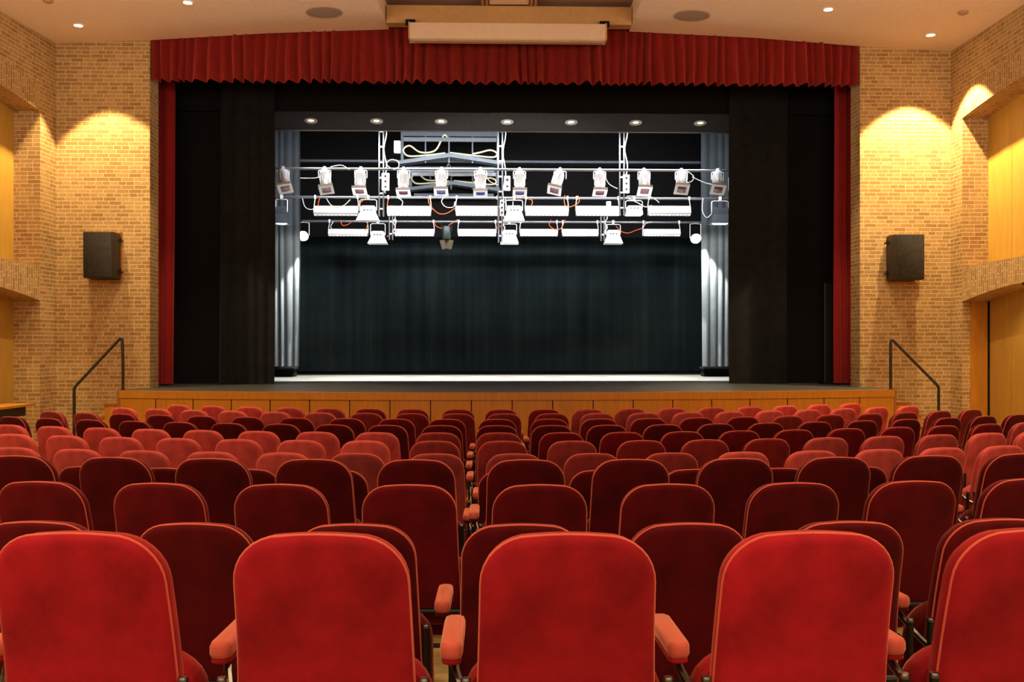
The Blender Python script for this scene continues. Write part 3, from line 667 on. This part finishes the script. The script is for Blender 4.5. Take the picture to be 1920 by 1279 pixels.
# loose cables along the pipes
def cable(pts2, b, mat, label, r=.009):
    P = [Vector((SA(px, b), 0, SZ(py, px, b))) for px, py in pts2]; o = P[0].copy(); Q = []
    PP = [P[0]] + P + [P[-1]]
    for i in range(1, len(PP) - 2):
        for k in range(6):
            u = k / 6; p0, p1, p2, p3 = PP[i - 1:i + 3]
            Q.append(.5 * ((2 * p1) + (p2 - p0) * u + (2 * p0 - 5 * p1 + 4 * p2 - p3) * u * u + (3 * p1 - p0 - 3 * p2 + p3) * u ** 3) - o)
    Q.append(P[-1] - o); m = MB(); m.tube(Q, r, 6)
    tag(part('cable', m, mat, None, SW(o.x, b, o.z), PH, 60), label, 'cable')
fc = bP3 - .12; rc = bP4 - .14; uc = bP2 - .1
CAB = [
 ([(600, 370), (597, 380), (596, 388)], fc, M_ORANGE, 'orange cable dropping to the first bright strip light at left'),
 ([(612, 372), (620, 384), (632, 388), (645, 385), (657, 374)], fc, M_CREAM, 'cream cable sagging over the first bright strip light'),
 ([(567, 372), (572, 388), (584, 393), (592, 388)], fc, M_WCAB, 'white cable looping left of the first bright strip light'),
 ([(690, 368), (680, 376), (668, 388)], fc, M_ORANGE, 'orange cable slanting to the left flood light of the middle pipe'),
 ([(733, 368), (728, 375), (726, 388)], fc, M_ORANGE, 'orange cable looped at the left end of the second bright strip'),
 ([(803, 368), (804, 380), (812, 392), (825, 401), (840, 399), (856, 388)], fc, M_ORANGE, 'orange cable sagging between second and third bright strip lights'),
 ([(834, 368), (828, 378), (836, 388), (850, 388), (853, 378)], fc, M_WCAB, 'white cable loop left of the third bright strip light'),
 ([(745, 370), (755, 378), (752, 388)], fc, M_WCAB, 'white cable loop above the second bright strip light'),
 ([(960, 372), (975, 368), (985, 372), (998, 376), (995, 388), (988, 391)], fc, M_ORANGE, 'orange cable curling beside the central flood light'),
 ([(948, 372), (950, 386), (960, 390), (962, 378)], fc, M_WCAB, 'white cable loop above the central flood light'),
 ([(1059, 366), (1058, 378), (1062, 388), (1075, 386), (1086, 378), (1084, 367)], fc, M_ORANGE, 'orange cable looped between fourth and fifth bright strips'),
 ([(1178, 372), (1195, 380), (1210, 388), (1222, 385)], fc, M_WCAB, 'white cable bundle right of the right drop truss'),
 ([(1175, 368), (1200, 368), (1222, 370), (1236, 380)], fc, M_CREAM, 'cream cable arching over the last bright strip light'),
 ([(1318, 372), (1317, 395), (1325, 408), (1335, 400)], fc, M_WCAB, 'white cable loop left of the right grey flood light'),
 ([(625, 416), (620, 425), (625, 432)], rc, M_WCAB, 'white cable coil left of the first rear strip light'),
 ([(638, 412), (642, 422), (652, 421), (662, 414)], rc, M_ORANGE, 'orange cable on the lowest pipe above the first rear strip'),
 ([(690, 415), (688, 425), (685, 432)], rc, M_ORANGE, 'orange cable dropping at the right end of the first rear strip'),
 ([(725, 444), (735, 438), (745, 432)], rc, M_ORANGE, 'orange cable rising from the left rear flood light'),
 ([(814, 412), (818, 424), (832, 428), (845, 420), (858, 412)], rc, M_ORANGE, 'orange cable sagging between second and third rear strips'),
 ([(927, 430), (938, 424), (948, 414)], rc, M_ORANGE, 'orange cable slanting up to the central rear flood light'),
 ([(1033, 412), (1030, 422), (1040, 430), (1052, 428), (1060, 412)], rc, M_ORANGE, 'orange cable looped between fourth and fifth rear strips'),
 ([(1155, 424), (1165, 434), (1178, 437), (1192, 432), (1205, 428)], rc, M_ORANGE, 'orange cable sagging to the last rear strip light'),
 ([(1205, 430), (1210, 420), (1222, 416)], rc, M_WCAB, 'white cable at the left end of the last rear strip'),
 ([(620, 313), (640, 310), (655, 318)], uc, M_WCAB, 'white cable lying on the upper pipe at left'),
 ([(563, 334), (590, 334), (602, 330)], uc, M_WCAB, 'white cable running level left of the second spotlight'),
 ([(908, 322), (918, 340), (934, 347)], uc, M_WCAB, 'white cable hanging from the sixth spotlight to the central truss'),
 ([(1134, 330), (1142, 345), (1158, 354)], uc, M_WCAB, 'white cable hanging from the ninth spotlight to the right truss'),
 ([(1283, 318), (1300, 330), (1297, 340), (1285, 343)], uc, M_WCAB, 'white cable looping behind the eleventh spotlight'),
 ([(1298, 332), (1320, 342), (1335, 346)], uc, M_WCAB, 'white cable stretched toward the last spotlight'),
 ([(733, 316), (725, 308), (732, 300), (745, 302), (748, 312), (738, 318)], uc, M_WCAB, 'white cable coil hung on the upper pipe beside the left truss'),
]
for c in CAB: cable(*c)

# ------------------------------------------------------------------ hall ceiling fittings
def ceil_at(px, py):
    D = 15.0
    for _ in range(60):
        X = (px - 960) * D / F; z = ceilz(X, D); D = (z - CZ) * F / (HZ - py)
    return X, D, z
LM = {}
for k, (px, py, nm) in enumerate(((147, 47, 'above the left brick wall and speaker'), (352, 4, 'nearer the hall, left ceiling panel'), (1553, 17, 'nearer the hall, right ceiling panel'), (1745, 65, 'above the right brick wall and speaker'))):
    X, Y, z = ceil_at(px, py); LM[k] = (X, Y, z)
    t = thing('ceiling_downlight', f'lit recessed ceiling downlight {nm}', 'downlight', (X, Y, z), 0)
    mb = MB(); mb.lathe([(.105, .004), (.105, -.008), (.07, -.012), (.062, .0)], 24); part('ring', mb, M_CEIL, t)
    mb = MB(); mb.lathe([(.06, -.004), (.04, -.012)], 20, cap1=True); part('lamp', mb, M_LAMP, t)
for px, py, nm in ((608, 23, 'left'), (1297, 29, 'right')):
    X, Y, z = ceil_at(px, py); sy = atan2(ceilz(X + .3, Y) - ceilz(X - .3, Y), .6)
    t = thing('ceiling_vent', f'round perforated vent in the {nm} ceiling panel beside the screen housing', 'vent', (X, Y, z), 0); t.rotation_euler = (.022, -sy, 0)
    mb = MB(); mb.lathe([(.29, .0), (.29, -.012), (.27, -.018), (.262, -.010)], 32); part('rim', mb, M_CEILD, t)
    mb = MB(); mb.lathe([(.265, -.008), (.2, -.012)], 32, cap1=True); part('grille', mb, M_VENT, t)
for px, py, nm in ((90, 0, 'left'), (1806, 22, 'right')):
    X, Y, z = ceil_at(px, py)
    t = thing('smoke_detector', f'small round smoke detector on the {nm} ceiling near the side wall', 'smoke detector', (X, Y, z), 0)
    mb = MB(); mb.lathe([(.075, .002), (.075, -.02), (.06, -.035)], 20, cap1=True); part('housing', mb, M_CEILD, t)
    mb = MB(); mb.lathe([(.04, -.034), (.035, -.045)], 16, cap1=True); part('cap', mb, M_CEILB, t)
# projection screen housing
t = thing('screen_housing', 'long peach roller screen housing under the ceiling beam before the red valance', 'screen housing', (SW(SA(952, -.55), -.55, 6.79)), PH)
w = SA(1134, -.55) - SA(770, -.55)
pr = [(-.13, .06), (-.125, .02), (-.10, 0), (.10, 0), (.13, .06), (.13, .27), (-.13, .27)]
mb = MB(); mb.loft([[Vector((-w / 2, y, z)) for y, z in pr], [Vector((w / 2, y, z)) for y, z in pr]], True, True); part('case', mb, M_SCREEN, t, smooth=25)
mb = MB(); mb.box((0, 0, -.004), (w - .1, .09, .012)); part('screen_bar', mb, M_CEILB, t, smooth=0)
for sx in (-1, 1):
    mb = MB(); mb.box((sx * (w / 2 + .012), 0, .14), (.024, .27, .285)); part('end_cap', mb, M_CEILB, t, smooth=0)
    mb = MB(); mb.box((sx * (w / 2 + .0), 0, .31), (.16, .06, .09)); part('bracket', mb, M_BLK, t, smooth=0)
# wall loudspeakers
for nm, p0, p1, pb, py0, py1 in (('left', 155, 211, (168, 227), 433, 521), ('right', 1679, 1734, (1669, 1722), 438, 524)):
    bf = -.42; a0, a1 = SA(p0, bf), SA(p1, bf); z1, z0 = SZ(py0 + 1, (p0 + p1) / 2, bf), SZ(py1, (p0 + p1) / 2, bf); w, h = a1 - a0, z1 - z0
    t = thing('wall_speaker', f'black loudspeaker box on the brick wall at the {nm} of the stage', 'speaker', SW((a0 + a1) / 2, 0, z0), PH)
    mb = MB(); mb.rbox((0, -.225, h / 2), (w, .37, h), .012, n=2); part('cabinet', mb, M_CASE, t, smooth=30)
    mb = MB(); mb.rbox((0, 0, 0), (w - .02, h - .02, .024), .02, Matrix.Rotation(pi / 2, 3, 'X'), n=3)
    o = part('grille', mb, M_GRILLE, t); o.location = (0, -.42, h / 2)
    ab0, ab1 = SA(pb[0], -.03), SA(pb[1], -.03); cx = (ab0 + ab1) / 2 - (a0 + a1) / 2
    mb = MB(); wb, hb = ab1 - ab0, h + .05
    for (x, z, sx, sz) in ((cx - wb / 2, h / 2, .025, hb), (cx + wb / 2, h / 2, .025, hb), (cx, -.025, wb + .025, .025), (cx, h + .02, wb + .025, .025)): mb.box((x, -.03, z), (sx, .06, sz))
    part('wooden_frame', mb, M_WOOD, t, smooth=0)
    sg = 1 if nm == 'left' else -1
    for zz in (.12, h - .12):
        mb = MB(); mb.box((sg * (w / 2 + .02), -.10, zz), (.04, .10, .03)); mb.tube([(sg * (w / 2 + .03), -.14, zz), (sg * (w / 2 + .03), -.14, zz + .05)], .012, 6); part('bracket', mb, M_STEEL, t, smooth=0)

# ------------------------------------------------------------------ theatre seats
def outline(hwf, z0, z1, rt, rb, n=8, crown=.008):
    """closed outline in (x,z); hwf(z) half width"""
    R = []
    def side(zz): return hwf(zz)
    for k in range(n + 1):                      # top right corner, from side to top
        a = (pi / 2) * k / n; z = z1 - rt + rt * sin(a); R.append((side(z1 - rt) - rt * (1 - cos(a)) * 1.0, z))
    top = []
    for k in range(1, 4):
        x = (side(z1 - rt) - rt) * (1 - 2 * k / 4); top.append((x, z1 + crown * (1 - (x / max(1e-4, (side(z1 - rt) - rt))) ** 2)))
    left = [(-x, z) for x, z in reversed(R)]
    sides = []; ns = 6
    for k in range(1, ns):
        z = z1 - rt + (z0 + rb - (z1 - rt)) * k / ns; sides.append((side(z), z))
    bot = []
    for k in range(n // 2 + 1):
        a = (pi / 2) * k / (n // 2); bot.append((side(z0 + rb) - rb * (1 - cos(a)), z0 + rb - rb * sin(a)))
    # order: start at top-right going over the top to the left, down, across, up
    pts = R + top + left + [(-x, z) for x, z in sides] + [(-x, z) for x, z in bot] + list(reversed(bot)) + list(reversed(sides))
    return pts
def pad(mb, pts, layers, bend, cap_scales=(.86, .6, .3), swell0=0, swell1=0, mi=0):
    n = len(pts); cx = 0; cz = sum(p[1] for p in pts) / n
    def inset(d):
        out = []
        for i in range(n):
            x0, z0 = pts[i - 1]; x1, z1 = pts[(i + 1) % n]; dx, dz = x1 - x0, z1 - z0; l = sqrt(dx * dx + dz * dz) or 1
            nx, nz = -dz / l, dx / l; x, z = pts[i]
            out.append((x + nx * d, z + nz * d))
        return out
    rings = []
    y0, i0 = layers[0]; P = inset(i0)
    for s in reversed(cap_scales): rings.append([Vector((x * s, y0 - swell0 * (1 - s * s) + bend(cz + (z - cz) * s), cz + (z - cz) * s)) for x, z in P])
    for y, i in layers: rings.append([Vector((x, y + bend(z), z)) for x, z in inset(i)])
    y1, i1 = layers[-1]; P = inset(i1)
    for s in cap_scales: rings.append([Vector((x * s, y1 + swell1 * (1 - s * s) + bend(cz + (z - cz) * s), cz + (z - cz) * s)) for x, z in P])
    mb.loft(rings, True, True, mi=mi)
def bend(z):
    s = (.95 - z) / .6; return .115 * s + .022 * sin(pi * min(1, max(0, s)))
def hw(z):
    s = (.95 - z) / .6; return .1975 + .004 * min(1, s / .25) + .020 * max(0, (s - .25)) ** 1.2
BO = outline(hw, .33, .947, .115, .06, 8, .004)
def chair_proto(full=True):
    t = thing('theatre_seat', '', 'seat')
    mb = MB(); pad(mb, BO, [(0.0, .026), (.002, .015), (.008, .005), (.016, .0), (.021, .003)], bend, swell0=.006, swell1=0); part('back_panel', mb, M_SEAT, t, smooth=60)
    mb = MB()
    # piping bead round the rear panel
    n = len(BO); P = [Vector((x * .998, .021 + bend(z), z)) for x, z in BO]
    rings = []
    for i in range(n):
        d = (P[(i + 1) % n] - P[i - 1]).normalized(); a = d.cross(Vector((0, 1, 0))).normalized()
        rings.append([P[i] + (a * cos(2 * pi * k / 6) + Vector((0, 1, 0)) * sin(2 * pi * k / 6)) * .0042 for k in range(6)])
    rings.append(rings[0]); mb.loft(rings); part('piping', mb, M_EDGE, t, smooth=80)
    mb = MB(); pad(mb, BO, [(.023, .010), (.025, .003), (.036, .0), (.062, .0), (.078, .010), (.086, .026)], bend, swell1=.012)
    part('back_cushion', mb, M_EDGE if False else M_SEAT, t, smooth=60)
    # folded-up seat cushion
    SO = outline(lambda z: .242 - .012 * max(0, (.5 - z)), .235, .640, .12, .07, 6, .006)
    mb = MB(); sb = lambda z: (.628 - z) * .30
    pad(mb, SO, [(.135, .03), (.14, .008), (.165, .0), (.205, .0), (.235, .014), (.245, .04)], sb, swell0=.004, swell1=.01); part('seat_cushion', mb, M_SEAT, t, smooth=60)
    # uprights
    for sx in (-1, 1):
        mb = MB(); x = sx * .236; mb.tube([(x, .075, 0.0), (x, .072, .3), (x, .07, .606)], .0115, 10); part('upright', mb, M_STEEL, t)
        m2 = MB(); m2.lathe([(.0120, .598), (.0122, .607), (.010, .610)], 12, (x, .07, 0), cap1=True); o = part('cap', m2, M_CHROME, t)
        m3 = MB(); m3.rbox((x, .10, .010), (.05, .30, .02), .02, n=3); part('foot', m3, M_STEEL, t)
    mb = MB(); mb.tube([(-.236, .085, .40), (0, .085, .40), (.236, .085, .40)], .012, 8); mb.tube([(-.236, .085, .25), (0, .085, .25), (.236, .085, .25)], .010, 8); part('crossbar', mb, M_STEEL, t)
    return t
def arm_parts(t, sx=-1):
    x = sx * .275
    mb = MB(); mb.rbox((x, .300, .636), (.056, .26, .044), .022, n=4); o1 = part('armrest', mb, M_ARM, t, smooth=70)
    mb = MB(); mb.rbox((x, .300, .610), (.048, .25, .014), .018, n=3); part('armrest_base', mb, M_SEAT, t, smooth=60)
    mb = MB(); xi = sx * .236
    mb.tube([(xi, .072, .51), (xi, .11, .515), (xi + sx * .008, .16, .535), (xi + sx * .028, .21, .575), (x, .25, .608)], .0115, 8)
    part('armrest_support', mb, M_CHROME, t)
chair0 = chair_proto(); arm_parts(chair0, -1)
arm_r = thing('theatre_seat', '', 'seat'); arm_parts(arm_r, 1)
def nap_light_tone(r, x, rnd):  # seat tint: velvet nap plus hall light and shade put into the colour
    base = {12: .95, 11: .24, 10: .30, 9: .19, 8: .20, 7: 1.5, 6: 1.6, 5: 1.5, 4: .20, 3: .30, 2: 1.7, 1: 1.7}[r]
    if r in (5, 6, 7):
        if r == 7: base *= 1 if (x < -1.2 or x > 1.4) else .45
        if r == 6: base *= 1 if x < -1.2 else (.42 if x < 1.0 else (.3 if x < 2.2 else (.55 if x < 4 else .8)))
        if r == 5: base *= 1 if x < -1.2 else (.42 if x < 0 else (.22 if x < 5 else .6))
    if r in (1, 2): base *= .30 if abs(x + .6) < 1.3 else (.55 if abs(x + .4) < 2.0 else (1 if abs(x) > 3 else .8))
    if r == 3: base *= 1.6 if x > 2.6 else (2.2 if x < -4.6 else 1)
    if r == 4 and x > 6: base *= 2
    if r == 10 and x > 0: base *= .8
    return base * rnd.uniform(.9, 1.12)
NAMES = {1: 'in the front row', 2: 'in the second row from the stage', 3: 'in the third row from the stage', 4: 'in the fourth row from the stage', 5: 'in the fifth row from the stage',
         6: 'in the sixth row from the stage', 7: 'in the seventh row from the stage', 8: 'in the eighth row from the stage', 9: 'in the fourth nearest row', 10: 'in the third nearest row', 11: 'in the second nearest row', 12: 'in the nearest row'}
def relax(R, ths, lo=.538):
    ths = list(ths); g = lo / R
    for _ in range(300):
        for i in range(len(ths) - 1):
            d = g - (ths[i + 1] - ths[i])
            if d > 0: ths[i] -= d / 2; ths[i + 1] += d / 2
    return ths
rnd = random.Random(4); used = False
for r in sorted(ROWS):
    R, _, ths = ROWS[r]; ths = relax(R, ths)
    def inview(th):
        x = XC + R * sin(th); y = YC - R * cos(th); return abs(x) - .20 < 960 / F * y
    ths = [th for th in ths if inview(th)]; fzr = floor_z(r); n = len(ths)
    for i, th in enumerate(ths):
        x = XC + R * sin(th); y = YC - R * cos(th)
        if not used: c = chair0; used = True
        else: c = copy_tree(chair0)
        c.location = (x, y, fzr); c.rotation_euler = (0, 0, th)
        k = nap_light_tone(r, x, rnd); shade = 'pinkish red' if k > .8 else ('crimson' if k > .4 else 'dark red')
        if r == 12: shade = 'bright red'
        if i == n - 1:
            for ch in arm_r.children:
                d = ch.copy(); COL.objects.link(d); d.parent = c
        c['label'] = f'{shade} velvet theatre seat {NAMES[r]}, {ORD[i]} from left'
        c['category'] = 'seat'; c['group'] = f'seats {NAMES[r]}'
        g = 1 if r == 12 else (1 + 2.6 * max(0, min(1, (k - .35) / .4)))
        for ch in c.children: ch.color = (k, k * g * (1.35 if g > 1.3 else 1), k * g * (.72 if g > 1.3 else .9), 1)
for ch in list(arm_r.children): bpy.data.objects.remove(ch)
bpy.data.objects.remove(arm_r)

# ------------------------------------------------------------------ lights
X, Y, zz = 7.72, 14.15, CZ + (HZ - 533.5) / F * 14.15
t = thing('recess_downlight', 'small lit lamp under the lower brick arch at the right edge', 'downlight', (X, Y, zz))
mb = MB(); mb.lathe([(.07, .03), (.07, -.01), (.045, -.014), (.042, 0)], 18); part('ring', mb, M_CHROME, t)
mb = MB(); mb.lathe([(.045, -.004), (.03, -.012)], 16, cap1=True); part('lamp', mb, M_LAMP, t)
WARM = (1, .78, .50)
def spot(x, y, z, e, ang, blend, col=WARM, tgt=None, size=.05):
    l = bpy.data.lights.new('lamp', 'SPOT'); l.energy = e; l.spot_size = radians(ang); l.spot_blend = blend; l.color = col; l.shadow_soft_size = size
    o = bpy.data.objects.new('lamp', l); COL.objects.link(o); o.location = (x, y, z)
    if tgt: o.rotation_euler = (Vector(tgt) - Vector((x, y, z))).to_track_quat('-Z', 'Y').to_euler()
    return o
def fill_area(x, y, z, e, sx, sy, col, tgt, spread=180):  # added soft fill, stands for no fixture
    l = bpy.data.lights.new('lamp', 'AREA'); l.shape = 'RECTANGLE'; l.size = sx; l.size_y = sy; l.energy = e; l.color = col; l.spread = radians(spread)
    o = bpy.data.objects.new('lamp', l); COL.objects.link(o); o.location = (x, y, z)
    o.rotation_euler = (Vector(tgt) - Vector((x, y, z))).to_track_quat('-Z', 'Y').to_euler(); return o
YEL = (1, .76, .40)
spot(LM[0][0], LM[0][1], LM[0][2] - .06, 1050, 77, .12, YEL, tgt=(LM[0][0] + .55, LM[0][1] + .05, 0)); spot(LM[3][0], LM[3][1], LM[3][2] - .06, 1900, 82, .12, YEL)
spot(LM[1][0], LM[1][1], LM[1][2] - .06, 500, 84, .4); spot(LM[2][0], LM[2][1], LM[2][2] - .06, 500, 84, .4)
for y in (11.2, 8.0, 4.8, 1.4):
    for x in (-6.9, -4.3, 4.3, 6.9):
        spot(x, y, ceilz(x, y) - .06, 430 if abs(x) < 5 else 330, 84, .5)
    spot(-1.9, y - 1.0, 6.6, 190, 84, .6); spot(1.9, y - 1.0, 6.6, 190, 84, .6)
for x in (-4.5, -1.5, 1.5, 4.5): spot(x, -1.2, 6.0, 190, 110, .7, (1, .74, .48), tgt=(x * .8, 3.0, .6), size=.25)
fill_area(0, -4.5, 4.2, 120, 9, 3, (1, .70, .42), (0, 12, 5.2))  # unseen fills added behind and above the camera for walls and ceiling
fill_area(0, 0.5, 3.0, 130, 11, 4, (1, .76, .52), (0, 12, 7.6))
for sx in (-1, 1): fill_area(sx * 4.8, 9.0, 5.45, 220, 4.5, 1.6, (1, .80, .60), (sx * 5.0, 12.0, 9.0))  # unseen uplights added above the frame to brighten the ceiling panels
fill_area(0, 9.0, 5.3, 50, 3, 1.2, (1, .74, .50), (0, 13.5, 8.0))  # smaller added uplight for the middle recess
for sx in (-1, 1):
    spot(*SW(sx * 5.0, 2.3, 3.0), 1100, 60, .6, (.95, .97, 1), tgt=SW(0, 3.8, 4.7), size=.2)  # unseen side fills added behind the black legs to brighten the rig
# lamps under the lower arches, then an added rig fill and the stage lights
for sx, yy in ((1, 14.15), (1, 12.2), (-1, 13.6), (-1, 11.8)):
    spot(sx * 7.74, yy, 2.56, 55, 150, .5, (1, .80, .40))
fill_area(SW(0, 3.0, 0).x, SW(0, 3.0, 0).y, 6.0, 330, 8.5, .3, (.93, .97, 1), SW(0, 5.6, 4.4), 130)  # hidden fill added behind the soffit to brighten the rig fixtures
COLD = (.95, .98, 1)
for k in range(9): spot(*SW(-4.4 + 1.1 * k, 5.0, 4.35), 2800, 66, .12, (1, .97, .86), tgt=SW(-4.4 + 1.1 * k, 5.0, 1.0), size=.05)
for sx in (-1, 1):
    spot(*SW(sx * 3.9, 4.2, 4.35), 260, 110, .6, (1, .95, .85), tgt=SW(sx * 5.2, 5.4, 2.2), size=.08)
w = bpy.data.worlds.new('world'); SC.world = w; w.use_nodes = True
w.node_tree.nodes['Background'].inputs['Color'].default_value = (1, .70, .45, 1); w.node_tree.nodes['Background'].inputs['Strength'].default_value = .25
SC.view_settings.view_transform = 'Standard'; SC.view_settings.look = 'None'; SC.view_settings.exposure = 0; SC.view_settings.gamma = 1
SC.cycles.max_bounces = 6; SC.cycles.sample_clamp_indirect = 4
try: SC.cycles.use_denoising = True
except Exception: pass
